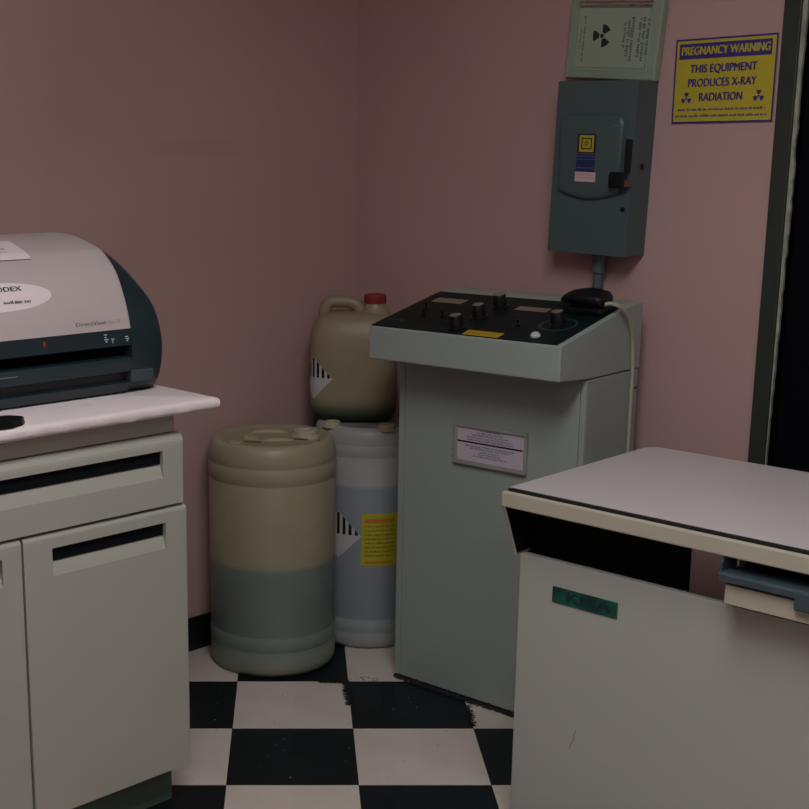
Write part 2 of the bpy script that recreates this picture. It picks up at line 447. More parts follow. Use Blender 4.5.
def capshell(name, x0, x1, rnd):       # rounded end towards x1
    bm = bmesh.new(); cen = Vector((.33, .13)); rings = []
    st = [(x0, 1.0)]
    for k in range(7):
        a = math.pi/2*k/6; st.append((x1-rnd*math.copysign(1, x1-x0)*(1-math.sin(a)), 1-.13*(1-math.cos(a))))
    for x, s in st:
        rings.append([bm.verts.new((x, cen.x+(y-cen.x)*s, max(.0003, cen.y+(z-cen.y)*s if z > .012 else z))) for y, z in capc])
    for A, B in zip(rings, rings[1:]):
        for i in range(len(capc)): bm.faces.new((A[i], A[(i+1) % len(capc)], B[(i+1) % len(capc)], B[i]))
    bm.faces.new(rings[0]); bm.faces.new(list(reversed(rings[-1])))
    return smooth_by_angle(from_bm(name, bm, M_scan, sc, True), 50)
capshell('end_cap', -.029, .064, .034)
capshell('end_cap', -.62, -.70, .03)
# centre body: control strip, slot, tray lip, second recess, undercut foot
prof = [(.135, .922), (.125, .942), (.1405, .945), (.1405, .962), (.118, .967), (.1135, .988), (.118, .996), (.175, .999), (.175, 1.021), (.117, 1.0225), (.1185, 1.056), (.16, 1.06), (.20, 1.15), (.29, 1.2), (.5, 1.18), (.53, 1.1), (.53, .94), (.5, .922)]
prism('body', [(y, z-zt) for y, z in prof], -.62, -.0295, M_scan, sc)
boxes('slot', [(-.618, -.034, .15, .1745, 1.0-zt, 1.0205-zt)], M_slot, sc)
boxes('tray_highlight', [(-.62, -.305, .1120, .1145, .9845-zt, .9865-zt)], M_greytxt, sc, .0005)  # pale bar painted as the highlight along the tray lip
boxes('foot_panel', [(-.030, .028, .1165, .15, .026, .052)], M_scan2, sc, .004)
hoodp = [(.118, 1.057), (.126, 1.09), (.139, 1.124), (.166, 1.173), (.207, 1.209), (.232, 1.220), (.29, 1.235), (.36, 1.243), (.45, 1.238), (.52, 1.20), (.53, 1.12)]
def cat(pts, n=8):
    P = [Vector((*p, 0)) for p in pts]; E = [2*P[0]-P[1]]+P+[2*P[-1]-P[-2]]; out = []
    for i in range(1, len(E)-2):
        for k in range(n):
            t = k/n; a, b, c, d = E[i-1], E[i], E[i+1], E[i+2]
            out.append(0.5*((2*b)+(c-a)*t+(2*a-5*b+4*c-d)*t*t+(3*b-a-3*c+d)*t**3))
    out.append(P[-1]); return [(q.x, q.y) for q in out]
HP = cat(hoodp)
HS = [0]
for a, b in zip(HP, HP[1:]): HS.append(HS[-1]+math.dist(a, b))
def hood_at(a, s, off=0.0):
    for i in range(len(HS)-1):
        if s <= HS[i+1] or i == len(HS)-2:
            t = (s-HS[i])/(HS[i+1]-HS[i]); p, q = HP[i], HP[i+1]
            y, z = p[0]+(q[0]-p[0])*t, p[1]+(q[1]-p[1])*t
            d = Vector((q[0]-p[0], q[1]-p[1])).normalized()
            return (a, y-d.y*off, z+d.x*off-zt)
bm = bmesh.new(); rows = []
xs = [-.62, -.618, -.6]+[-.6+.55*i/10 for i in range(1, 11)]+[-.036, -.030, -.0275, -.0265]
for x in xs:
    rows.append([bm.verts.new(hood_at(x, s, 0 if -.618 < x < -.029 else (-.0015 if x in (-.618, -.0275) else -.004))) for s in HS])
for A, B in zip(rows, rows[1:]):
    for i in range(len(HS)-1): bm.faces.new((A[i], B[i], B[i+1], A[i+1]))
bot = [bm.verts.new((x, .16, 1.0605-zt)) for x in xs]
for i in range(len(xs)-1): bm.faces.new((rows[i][0], bot[i], bot[i+1], rows[i+1][0]))
bm.faces.new([rows[0][i] for i in range(len(HS))]+[bot[0]]); bm.faces.new([rows[-1][i] for i in range(len(HS))]+[bot[-1]])
hood = from_bm('hood', bm, M_hood, sc, True); smooth_by_angle(hood, 40)
def on_hood(off): return lambda x, y: hood_at(x, y, off)
def grid_geo(inside, x0, x1, y0, y1, nx, ny):
    V_, F_ = [], []; idx = {}
    for j in range(ny+1):
        for i in range(nx+1): V_.append((x0+(x1-x0)*i/nx, y0+(y1-y0)*j/ny, 0))
    for j in range(ny):
        for i in range(nx):
            cx, cy = x0+(x1-x0)*(i+.5)/nx, y0+(y1-y0)*(j+.5)/ny
            if inside(cx, cy): F_.append((j*(nx+1)+i, j*(nx+1)+i+1, (j+1)*(nx+1)+i+1, (j+1)*(nx+1)+i))
    return V_, F_
# oval sticker: rings of an ellipse laid on the hood
ell = ([], [])
ecx, ecy, erx, ery = -.318, .086, .118, .030
V_ = [(ecx, ecy, 0)]; F_ = []
for r in range(1, 6):
    for k in range(48): V_.append((ecx+erx*r/5*math.cos(2*math.pi*k/48), ecy+ery*r/5*math.sin(2*math.pi*k/48), 0))
for k in range(48): F_.append((0, 1+k, 1+(k+1) % 48))
for r in range(1, 5):
    for k in range(48):
        a = 1+(r-1)*48+k; b = 1+(r-1)*48+(k+1) % 48; F_.append((a, a+48, b+48, b))
stk = put('oval_sticker', (V_, F_), on_hood(.0006), M_sticker, hood, 'white oval sticker with dark lettering')
put('sticker_lettering', shift(width_fit(text_geo('PRODEX', .014, bold=.02), .082), -.305, .1015), on_hood(.0011), M_ink, hood)
put('sticker_small_print', merge(words(-.312, -.285, .0735, .006, 5), shift(width_fit(text_geo('800 341', .0085, bold=.03), .036), -.27, .0735)), on_hood(.0011), M_ink, hood)
put('model_lettering', shift(width_fit(text_geo('DirectView', .0125, bold=.015), .075), -.1235, .017), on_hood(.0005), M_ink if False else M_greytxt, hood)
put('model_lettering', shift(width_fit(text_geo('Max CR', .0115), .030), -.0675, .017), on_hood(.0005), mat('pale grey print', (158, 146, 150), .6, .02), hood)
# icons on the control strip
def strip_at(off): return lambda x, y: (x, .1178+(y-1.04)*.045-off, y-zt)
ic = merge(rect(-.097, -.089, 1.0475, 1.0495), rect(-.0955, -.0905, 1.0425, 1.0445), rect(-.096, -.086, 1.0375, 1.0400), rect(-.093, -.089, 1.033, 1.036), rect(-.079, -.071, 1.0375, 1.0395), rect(-.078, -.073, 1.034, 1.036), rect(-.077, -.074, 1.030, 1.032),
           rect(-.045, -.036, 1.0395, 1.0415), rect(-.043, -.034, 1.0350, 1.0372), rect(-.041, -.037, 1.031, 1.033))
put('control_icons', ic, strip_at(.0012), M_whiteink, sc)
put('indicator', merge(rect(-.242, -.236, 1.041, 1.0475), rect(-.2405, -.2375, 1.037, 1.041)), strip_at(.0012), M_redink, sc)

# folded card lying on the hood
card = empty('paper_card', CABO+Vector((0, 0, zt)), CTH, 'white printed paper card lying on top of the scanner hood', 'card')
def card_at(off):
    def f(x, y):
        h = hood_at(x, y, off); return h
    return f
cv, cf = [], []
nx, ny = 8, 12
for lay in (0, 1):
    for j in range(ny+1):
        for i in range(nx+1):
            s = .171+.095*j/ny; xr = -.212; x = -.36+(xr+.36)*i/nx+.004*(j/ny)
            lift = .0016*(1-min(1, j/3))*1.0+.0014
            cv.append(card_at(lift+(.0009 if lay else 0))(x, s))
n1 = (nx+1)*(ny+1)
for lay in (0, 1):
    for j in range(ny):
        for i in range(nx):
            a = lay*n1+j*(nx+1)+i; cf.append((a, a+1, a+nx+2, a+nx+1))
bnd = [i for i in range(nx+1)]+[j*(nx+1)+nx for j in range(1, ny+1)]+[ny*(nx+1)+i for i in range(nx-1, -1, -1)]+[j*(nx+1) for j in range(ny-1, 0, -1)]
for k in range(len(bnd)): a, b = bnd[k], bnd[(k+1) % len(bnd)]; cf.append((a, b, b+n1, a+n1))
me = bpy.data.meshes.new('sheet'); me.from_pydata(cv, [], cf)
link('sheet', me, M_sticker, card)
put('print', merge(words(-.34, -.243, .213, .006, 2), words(-.34, -.25, .198, .003, 4)), lambda x, y: card_at(.0036)(x, y), mat('mauve print', (176, 150, 172), .6, .02), card)

# black pen-like tray tongue on the worktop, half out of the picture
M_blk = mat('black plastic', (12, 15, 19), .45, .05, spec=.3)
tong = empty('cassette_tray', CABO+Vector((0, 0, ZT)), CTH, 'flat black plastic tray with a pointed corner on the worktop by the scanner', 'tray')
poly = [(-.56, -.024), (-.400, -.028), (-.374, -.016), (-.360, .000), (-.362, .016), (-.376, .034), (-.56, .06)]
bm = bmesh.new(); a = [bm.verts.new((x, y, .0005)) for x, y in poly]; b = [bm.verts.new((x+(-.002), y+.001, .013)) for x, y in poly]
bm.faces.new(a); bm.faces.new(b)
for i in range(len(poly)): bm.faces.new((a[i], a[(i+1) % len(poly)], b[(i+1) % len(poly)], b[i]))
from_bm('tray_body', bm, M_blk, tong)
boxes('tray_ridge', [(-.55, -.42, .0, .012, .0131, .016)], M_blk, tong, .001)

# ---------------------------------------------------------------- drums and jug in the corner
M_d1 = level_mat('yellowed drum plastic', (160, 151, 128), (118, 129, 126), .312, .42, .014, .10, low2=(128, 132, 120), z2=.06)
M_d2 = level_mat('clear drum plastic', (170, 165, 167), (138, 144, 154), .49, .4, .012, .06, low2=(150, 154, 158), z2=.09)
M_capw = mat('pale bung plastic', (186, 178, 160), .45, .05, 20)
M_capb = mat('beige bung plastic', (170, 156, 128), .5, .1, 20)
M_dirt = mat('dark grime', (96, 86, 68), .8, .2, 30)
def drum(name, x, y, R, H, m, label, rings, dp=1.0):
    d = empty(name, (x, y, 0), 0, label, 'drum')
    pr = [(0, .004), (R*.82, .004), (R*.86, .0005), (R*.95, .004), (R*.985, .016), (R*.99, .03)]
    z = .03
    for (za, zb) in rings:      # moulded bands standing proud, with a groove on each side
        f = lambda k: R*(.985+(k-.985)*dp)
        pr += [(R*.987, za-.008), (f(.968), za-.002), (f(.968), za+.001), (f(.996), za+.006), (f(1.0), (za+zb)/2), (f(.996), zb-.006), (f(.968), zb-.001), (f(.968), zb+.002), (R*.985, zb+.008)]
    pr += [(R*.985, H-.045), (R*.978, H-.032), (R*.955, H-.014), (R*.91, H-.003), (R*.86, H), (R*.8, H-.004), (R*.76, H-.008), (R*.4, H-.007), (0, H-.006)]
    lathe('shell', pr, m, d, seg=72, deg=60)
    return d
D1 = drum('chemical_drum', -.061, 3.546, .181, .655, M_d1, 'yellowed plastic drum half full of grey liquid, beside the left wall', [(.073, .115), (.545, .592)], .62)
def bung(parent, x, y, z, r, h, m, ridges=True):
    pr = [(0, 0), (r*1.18, 0), (r*1.18, h*.3), (r, h*.35), (r, h*.9), (r*.93, h), (r*.6, h), (r*.58, h*.8), (0, h*.8)]
    return lathe('bung_cap', pr, m, parent, (x, y, z), 28)
bung(D1, .094, .000, .647, .033, .022, M_capw)
bung(D1, -.100, -.098, .647, .021, .010, M_capb)
bung(D1, -.058, -.035, .647, .026, .012, M_capb)
tube('moulded_handle', [(-.062, .045, .636), (-.045, .062, .643), (-.01, .068, .645), (.03, .062, .643), (.045, .045, .636)], .012, M_capb, D1)
tube('moulded_rib', [(-.03, -.055, .636), (.0, -.045, .642), (.035, -.042, .642), (.06, -.05, .636)], .013, M_capb, D1)
tube('grime_line', [(-.075, -.066, .6490), (-.05, -.072, .6495), (-.028, -.082, .6482)], .0028, M_dirt, D1, 6)
tube('grime_line', [(.06, -.035, .6490), (.075, -.04, .6495), (.1, -.045, .6482)], .0028, M_dirt, D1, 6)
bung(D1, .130, -.075, .6512, .004, .004, M_dirt)
D2 = drum('chemical_drum', .222, 3.749, .163, .660, M_d2, 'clear plastic drum of bluish liquid with a yellow label, in the room corner', [(.05, .09), (.575, .61)], .45)
bung(D2, -.112, -.080, .652, .024, .016, M_capw)
bung(D2, .040, -.132, .652, .024, .018, M_capb)
def cyl_label(parent, name, R, geo_fn, m, a0, z0, label=None):
    """print wrapped on a drum: geo x = arc length, y = height"""
    return put(name, geo_fn, lambda x, y: (R*math.sin(a0+x/R), -R*math.cos(a0+x/R), z0+y), m, parent, label)
def sub_rect(x0, x1, y0, y1, n=10): return grid_geo(lambda a, b: True, x0, x1, y0, y1, n, 1)
M_yel = mat('yellow label', (178, 164, 40), .5, .06, 30)
M_org = mat('orange print', (190, 110, 30), .5, .05)
M_olive = mat('olive print', (110, 104, 30), .6, .05)
M_lab = mat('white hazard label', (188, 182, 186), .5, .03)
M_stripe = mat('black print', (14, 16, 22), .5, .03)
R2 = .163*.985
yl = cyl_label(D2, 'hazard_label', R2+.0006, sub_rect(-.052, .056, -.078, .079, 14), M_yel, .14, .335, 'yellow printed hazard label')
cyl_label(D2, 'label_print', R2+.0011, merge(sub_rect(-.042, .046, .052, .062), sub_rect(-.042, .046, -.070, -.064)), M_org, .14, .335)
gs = [merge(*[words(-.042, .046, .04-.0125*k, .005, 30+k)]) for k in range(8)]
cyl_label(D2, 'label_print', R2+.0011, merge(*gs), M_olive, .14, .335)
# class 9 diamond, lower half white, upper half striped
def diamond(s): return [(0, s, 0), (-s, 0, 0), (0, -s, 0), (s, 0, 0)]
def tri_lower(s, n=10):
    vs, fs = [], []
    for i in range(n+1):
        x = -s+2*s*i/n; vs += [(x, 0, 0), (x, -(s-abs(x)), 0)]
    for i in range(n): fs.append((2*i, 2*i+2, 2*i+3, 2*i+1))
    return vs, fs
def stripes(s, nb=7):
    gs = []
    wd = 2*s/(2*nb+1)
    for k in range(nb):
        x = -s+wd*(1+2*k); y1 = s-abs(x); y2 = s-abs(x+wd)
        gs.append(([(x, .002, 0), (x+wd, .002, 0), (x+wd, max(.003, y2), 0), (x, max(.003, y1), 0)], [(0, 1, 2, 3)]))
    return merge(*gs)
def upper(s, n=10):
    vs, fs = tri_lower(s, n); return [(q[0], -q[1], 0) for q in vs], fs
SD = .071
A2 = -.62
cyl_label(D2, 'hazard_diamond', R2+.0006, merge(tri_lower(SD), upper(SD)), M_lab, A2, .345, 'white diamond label with black stripes on its upper half')
cyl_label(D2, 'diamond_stripes', R2+.0011, stripes(SD), M_stripe, A2, .345)

# jerrican on the second drum
M_jug = level_mat('yellowed jug plastic', (148, 133, 110), (98, 102, 80), .052, .45, .03, .08, low2=(36, 50, 40), z2=.028)
JB = Vector((.176, 3.788, .6608)); JZ = 0.0
jug = empty('jerrican', JB, -8, 'yellowed plastic jerrican with a red screw cap standing on the drum in the corner', 'jug')
jug.rotation_euler = (0, 0, math.radians(-6))
JRX, JRY = .128, .098
def sup(t, k, ex=3.4):
    c, s = math.cos(t), math.sin(t)
    return (JRX*k*math.copysign(abs(c)**(2/ex), c), JRY*k*math.copysign(abs(s)**(2/ex), s))
secs = [(0, .74), (.002, .86), (.008, .92), (.022, .975), (.05, 1.0), (.09, .995), (.12, 1.0), (.2, 1.0), (.238, .99), (.262, .945), (.284, .86), (.298, .77), (.306, .66), (.310, .5), (.311, .25)]
bm = bmesh.new(); rings = []
for z, k in secs: rings.append([bm.verts.new((*sup(2*math.pi*i/64, k), z)) for i in range(64)])
for A, B in zip(rings, rings[1:]):
    for i in range(64): bm.faces.new((A[i], A[(i+1) % 64], B[(i+1) % 64], B[i]))
bm.faces.new(list(reversed(rings[0]))); bm.faces.new(rings[-1])
smooth_by_angle(from_bm('jug_body', bm, M_jug, jug, True), 60)
tube('handle', [(-.083, 0, .27), (-.086, 0, .31), (-.072, 0, .334), (-.045, 0, .338), (-.012, 0, .336), (.012, 0, .322), (.022, 0, .29)], .0185, M_jug, jug, 14)
lathe('neck', [(.060, .28), (.050, .298), (.040, .312), (.033, .324), (.028, .343), (0, .344)], M_jug, jug, (.060, 0, 0), 28)
M_red = mat('red cap', (138, 40, 42), .6, .08, 30)
pr = [(0, 0)]+[(.031, 0), (.0325, .003), (.0325, .022), (.029, .0265), (0, .027)]
lathe('screw_cap', pr, M_red, jug, (.060, 0, .3335), 36, 'red screw cap')
def jug_map(off, x0, z0):
    # arc mapping round the jug from the left side to its front
    pts = [sup(math.pi+ (math.pi/2)*i/200, 1.0) for i in range(201)]
    acc = [0]
    for a, b in zip(pts, pts[1:]): acc.append(acc[-1]+math.dist(a, b))
    def f(x, y):
        s = min(max(x0+x, 0), acc[-1]-1e-6)
        for i in range(200):
            if s <= acc[i+1]:
                t = (s-acc[i])/(acc[i+1]-acc[i]); p, q = Vector(pts[i]), Vector(pts[i+1]); c = p.lerp(q, t)
                tn = (q-p).normalized(); n = Vector((tn.y, -tn.x))
                if n.dot(c) < 0: n = -n
                c = c+n*off; return (c.x, c.y, z0+y)
    return f
def dia_grid(s, n=24):
    vs, fs = [], []
    for i in range(n+1):
        x = -s+2*s*i/n; vs += [(x, s-abs(x), 0), (x, -(s-abs(x)), 0)]
    for i in range(n): fs.append((2*i, 2*i+2, 2*i+3, 2*i+1))
    return vs, fs
JS = .062
put('hazard_diamond', dia_grid(JS), jug_map(.0006, .078, .124), M_lab, jug, 'white diamond label with black stripes on its upper half')
put('diamond_stripes', stripes(JS), jug_map(.0012, .078, .124), M_stripe, jug)

# ---------------------------------------------------------------- x-ray control console
M_con = mat('grey green console enamel', (154, 162, 157), .45, .03, 4, .03, 250)
M_cpan = mat('dark green black control panel', (8, 24, 27), .5, .08, 12, spec=.2)
M_knob = mat('black knob', (12, 15, 18), .35, .05)
M_silver = mat('brushed knob top', (150, 148, 140), .4, .05, 40, metal=.5)
M_meter = mat('beige meter label', (128, 120, 104), .5, .06, 40)
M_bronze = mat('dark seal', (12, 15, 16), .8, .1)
CT = 42.74; CW, CD, CDL = .556, .246, .126; Z1, Z2, ZB = .906, .988, 1.061
con = empty('control_console', (.279, 3.392, 0), CT, 'grey green x-ray control console with a sloping black knob panel', 'console')
body = boxes('body', [(0, CW, .006, CD, .006, .895)], M_con, con, .002)
box('front_panel', (.019, CW-.016, .0005, .0055, .010, .894), M_con, con, .0012)
boxes('corner_trim', [(0, .0175, .0, .0055, .010, .894)], M_con, con, .0015)
boxes('corner_trim', [(CW-.0145, CW, .0, .0055, .010, .894)], M_con, con, .0015)
hd = prism('head', [(-CDL, Z1), (-CDL, Z2), (.195, ZB-.002), (.215, ZB), (CD+.002, ZB), (CD+.002, .8975), (0, .8975)], -.002, CW+.002, M_con, con, .003, 2)
# ragged dark seal between the console and the floor
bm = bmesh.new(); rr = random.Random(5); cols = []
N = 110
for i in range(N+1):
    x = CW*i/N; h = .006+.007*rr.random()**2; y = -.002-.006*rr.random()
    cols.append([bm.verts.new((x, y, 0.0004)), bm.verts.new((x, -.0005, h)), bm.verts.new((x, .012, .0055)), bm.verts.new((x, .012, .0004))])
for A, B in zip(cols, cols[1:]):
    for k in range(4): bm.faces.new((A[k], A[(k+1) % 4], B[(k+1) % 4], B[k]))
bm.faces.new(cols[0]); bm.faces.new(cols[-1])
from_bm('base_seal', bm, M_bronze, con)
boxes('vent_slot', [(CW-.001, CW+.0006, .225, .246, .846, .850)], M_bronze, con)
for fx in (.01, CW-.05):
    for fy in (.03, .19): boxes('foot', [(fx, fx+.04, fy, fy+.04, .0003, .006)], M_bronze, con)
# sloping panel: local (x along, t up the slope) -> console frame
sl = math.atan2(ZB-.002-Z2, .195+CDL)
def on_panel(off): return lambda x, t: (x, -CDL+t*math.cos(sl)-off*math.sin(sl), Z2+t*math.sin(sl)+off*math.cos(sl))
def bt(b): return (b+CDL)/math.cos(sl)
pan = empty('tmp', (0, 0, 0)); bpy.data.objects.remove(pan)
bm = bmesh.new(); add_box(bm, 0.0, .545, bt(-.121), bt(.168), .0002, .0022, .0005)
for q in bm.verts: q.co = Vector(on_panel(q.co.z)(q.co.x, q.co.y))
panel = from_bm('control_panel', bm, M_cpan, con)
def panel_part(name, lst, m, off=.0023, th=.0008, label=None):
    bm = bmesh.new()
    for (x0, x1, b0, b1) in lst: add_box(bm, x0, x1, bt(b0), bt(b1), off, off+th)
    for q in bm.verts: q.co = Vector(on_panel(q.co.z)(q.co.x, q.co.y))
    return from_bm(name, bm, m, panel, False, label)
def panel_lathe(name, prof, x, b, m, parent, seg=32, label=None):
    bm = bmesh.new(); vs = add_lathe(bm, prof, (0, 0, 0), seg); t = bt(b)
    for q in vs: q.co = Vector(on_panel(q.co.z+.0022)(x+q.co.x, t+q.co.y))
    return smooth_by_angle(from_bm(name, bm, m, parent, True, label), 35)
for (x, b) in ((.239, -.083), (.244, .004), (.249, .088), (.470, .004)):
    kn = panel_lathe('knob', [(0, 0), (.022, 0), (.022, .003), (.0175, .005), (.0165, .030), (.015, .0335), (0, .0335)], x, b, M_knob, panel, 28, 'black control knob')
    kt = panel_lathe('knob_top', [(0, .0336), (.0135, .0336), (.0135, .0343), (0, .0343)], x, b, M_silver, kn, 24)
panel_lathe('dial_ring', [(.040, .0001), (.047, .0001), (.047, .0006), (.040, .0006)], .470, .004, mat('dark teal dial ring', (34, 58, 56), .5, .05), panel, 40)
panel_part('meter_label', [(.036, .130, .083, .117)], M_meter)
panel_part('meter_label', [(.296, .388, .078, .106)], M_meter)
panel_part('warning_label', [(.280, .381, -.119, -.088)], mat('yellow warning label', (200, 160, 30), .5, .04), label='yellow warning label')
put('warning_print', merge(words(.286, .376, bt(-.096), .004, 60), words(.286, .37, bt(-.104), .003, 61), words(.286, .37, bt(-.111), .003, 62)), on_panel(.0035), M_olive, panel)
put('maker_lettering', words(.015, .07, bt(-.07), .008, 63), on_panel(.0026), mat('grey green print', (74, 90, 90), .5, .04), panel)
put('panel_print', merge(words(.05, .13, bt(.048), .004, 64), words(.30, .40, bt(.045), .004, 65), words(.15, .2, bt(-.04), .004, 66)), on_panel(.0026), mat('dim green print', (40, 60, 60), .5, .04), panel)
panel_lathe('indicator_lamp', [(0, 0), (.012, 0), (.012, .004), (.008, .009), (0, .012)], .464, -.084, mat('clear lamp lens', (190, 196, 205), .25, .05), panel, 20, 'small white indicator lamp')
for (x, b) in ((.060, .03), (.09, -.02), (.15, -.02), (.38, -.03)):
    panel_lathe('toggle', [(0, 0), (.006, 0), (.006, .004), (.003, .006), (.0035, .016), (0, .018)], x, b, M_knob, panel, 14)
# framed certificate on the front
M_alu = mat('grey plastic frame', (150, 150, 148), .4, .05)
M_cert = mat('printed paper', (200, 184, 200), .5, .03)
x0, x1, z0, z1 = .186, .404, .642, .748
fr = boxes('certificate_frame', [(x0, x1, -.011, .0, z1-.009, z1), (x0, x1, -.011, 0, z0, z0+.011), (x0, x0+.010, -.011, 0, z0+.011, z1-.009), (x1-.007, x1, -.011, 0, z0+.011, z1-.009)], M_alu, con, .0012, 'grey framed certificate plate')
boxes('certificate_paper', [(x0+.0101, x1-.0071, -.006, -.0002, z0+.0112, z1-.0092)], M_cert, fr)
def cf_(off): return lambda x, y: (x, -.006-off, y)
put('certificate_bar', rect(x0+.0105, x1-.012, .6995, .7035), cf_(.0006), M_stripe, fr)
M_blueprint = mat('blue grey print', (120, 122, 146), .6, .03)
gs = [words(.295-wd, .295+wd, z, .0045, 70+i) for i, (wd, z) in enumerate(((.03, .734), (.04, .7275), (.055, .721), (.07, .7145), (.07, .708), (.075, .692), (.06, .686), (.03, .679), (.035, .673), (.05, .667)))]
put('certificate_print', merge(*gs), cf_(.0006), M_blueprint, fr)
for hz in (.672, .656): boxes('hinge_pin', [(x0-.004, x0, -.006, 0, hz, hz+.008)], M_bronze, fr)

# exposure hand switch lying on the console, with its cord
M_cord = mat('off white cord', (168, 166, 150), .5, .05, 20)
hs = empty('hand_switch', (.279, 3.392, 0), CT, 'black exposure hand switch with a white cord lying on the console', 'hand switch')
def hb(x0, x1, b0, b1, h0, h1, bev, taper=1.0):
    bm = bmesh.new(); add_box(bm, x0, x1, bt(b0), bt(b1), h0, h1, bev, 3)
    for q in bm.verts: q.co = Vector(on_panel(q.co.z)(q.co.x, q.co.y))
    return bm
HA0, HA1 = .395, .520
from_bm('cradle', hb(.440, .540, .078, .150, .0028, .020, .006), M_blk, hs)
bm = bmesh.new()
L = 14; rings = []
for i in range(L+1):
    f = i/L; x = .424+.115*f; hw = .030+.007*math.sin(math.pi*f)-(.006 if i in (0, L) else 0); top = .044+.010*math.sin(math.pi*f*.9)-(.006 if i in (0, L) else 0); lo = .027 if f < .75 else .0205
    ring = []
    for k in range(16):
        a = 2*math.pi*k/16; cy = math.copysign(abs(math.cos(a))**.6, math.cos(a)); cz = math.copysign(abs(math.sin(a))**.6, math.sin(a))
        ring.append(bm.verts.new(on_panel((top+lo)/2+cz*(top-lo)/2)(x, bt(.116)+cy*hw)))
    rings.append(ring)
for A, B in zip(rings, rings[1:]):
    for k in range(16): bm.faces.new((A[k], A[(k+1) % 16], B[(k+1) % 16], B[k]))
bm.faces.new(rings[0]); bm.faces.new(list(reversed(rings[-1])))
smooth_by_angle(from_bm('grip', bm, M_blk, hs, True), 60)
from_bm('neck', hb(.452, .536, .088, .142, .0201, .030, .004), M_blk, hs)
CWX = CW+.008
tube('cord', [(.533, .098, 1.062), (.552, .102, 1.067), (CWX+.004, .125, 1.055), (CWX+.006, .165, 1.02), (CWX, .195, .965), (CWX-.001, .205, .89), (CWX-.001, .205, .80), (CWX-.001, .205, .68), (CWX-.001, .205, .45), (CWX-.001, .207, .2), (CWX+.004, .21, .0045)], .0048, M_cord, hs, 10, 'white cord')

# ---------------------------------------------------------------- safety switch on the right wall
M_box = mat('blue grey switch enamel', (72, 88, 92), .38, .04, 8, .03, 200)
sw = empty('safety_switch', COR+Vector((0, 0, 0)), W, 'blue grey steel safety switch box on the pink wall with yellow square logo', 'switch box')
_c = Vector((.907, 0, 1.379)); _R0 = Matrix.Rotation(frame(W), 3, 'Z'); _R1 = _R0 @ Matrix.Rotation(math.radians(1.7), 3, 'Y')
sw.rotation_euler = (0, math.radians(1.7), frame(W)); sw.location = COR+_R0 @ _c-_R1 @ _c     # hangs slightly crooked
BX0, BX1, BZ0, BZ1, BY = .792, 1.023, 1.170, 1.588, -.088
boxes('enclosure', [(BX0, BX1, BY+.004, -.001, BZ0, BZ1)], M_box, sw, .002)
box('cover', (BX0-.001, BX1+.001, BY-.0005, BY+.0035, BZ0-.001, BZ1+.001), M_box, sw, .001)
ol = []
x0, x1, z0, z1, r = .812, .999, 1.322, 1.508, .024
for (cx, cz, a0) in ((x1-r, z1-r, 0), (x0+r, z1-r, 90)):
    for k in range(7): a = math.radians(a0+15*k); ol.append((cx+r*math.cos(a), cz+r*math.sin(a)))
for k in range(13):
    f = k/12; ol.append((x0+.004+(x1-x0-.008)*f, z0-.018*math.sin(math.pi*f)))
bm = bmesh.new()
cxm, czm = (x0+x1)/2, (z0+z1)/2
layers = []
for (dy, s) in ((0, 1.02), (-.004, 1.01), (-.009, .985), (-.012, .95), (-.0135, .90)):
    layers.append([bm.verts.new((cxm+(x-cxm)*s, BY-.0006+dy, czm+(z-czm)*s)) for x, z in ol])
for A, B in zip(layers, layers[1:]):
    for i in range(len(ol)): bm.faces.new((A[i], A[(i+1) % len(ol)], B[(i+1) % len(ol)], B[i]))
bm.faces.new(layers[-1]); bm.faces.new(layers[0])
smooth_by_angle(from_bm('raised_panel', bm, M_box, sw, True), 35)
FY = BY-.0141
def on_sw(off): return lambda x, y: (x, FY-off, y)
M_navy = mat('navy label', (28, 38, 92), .5, .05)
M_syel = mat('logo yellow', (176, 160, 48), .5, .04)
M_pinklab = mat('pinkish white label', (206, 178, 180), .5, .04, 40)
put('maker_label', merge(rect(.872, .925, 1.416, 1.462)), on_sw(.0004), M_stripe, sw)
lg = put('logo', merge(ring_rect(.877, .920, 1.419, 1.459, .006), ring_rect(.8865, .9105, 1.428, 1.450, .0035)), on_sw(.0008), M_syel, sw, 'yellow nested square logo')
put('logo_fill', rect(.890, .907, 1.4315, 1.4465), on_sw(.0006), M_syel, sw)
put('logo_letter', shift(text_geo('D', .014, bold=.04), .8985, 1.439), on_sw(.0010), M_stripe, sw)
put('maker_label', merge(rect(.871, .926, 1.371, 1.413)), on_sw(.0004), M_navy, sw, 'navy blue label')
put('label_print', merge(rect(.871, .926, 1.4075, 1.4090), rect(.871, .926, 1.4005, 1.4018), words(.875, .922, 1.380, .0035, 81)), on_sw(.0008), mat('pale blue print', (90, 104, 140), .5, .03), sw)
put('rating_label', rect(.870, .931, 1.347, 1.3705), on_sw(.0004), M_pinklab, sw, 'pinkish white label')
put('rating_print', merge(words(.873, .928, 1.364, .004, 82), words(.873, .928, 1.356, .003, 83)), on_sw(.0008), mat('faded red print', (180, 130, 135), .5, .03), sw)
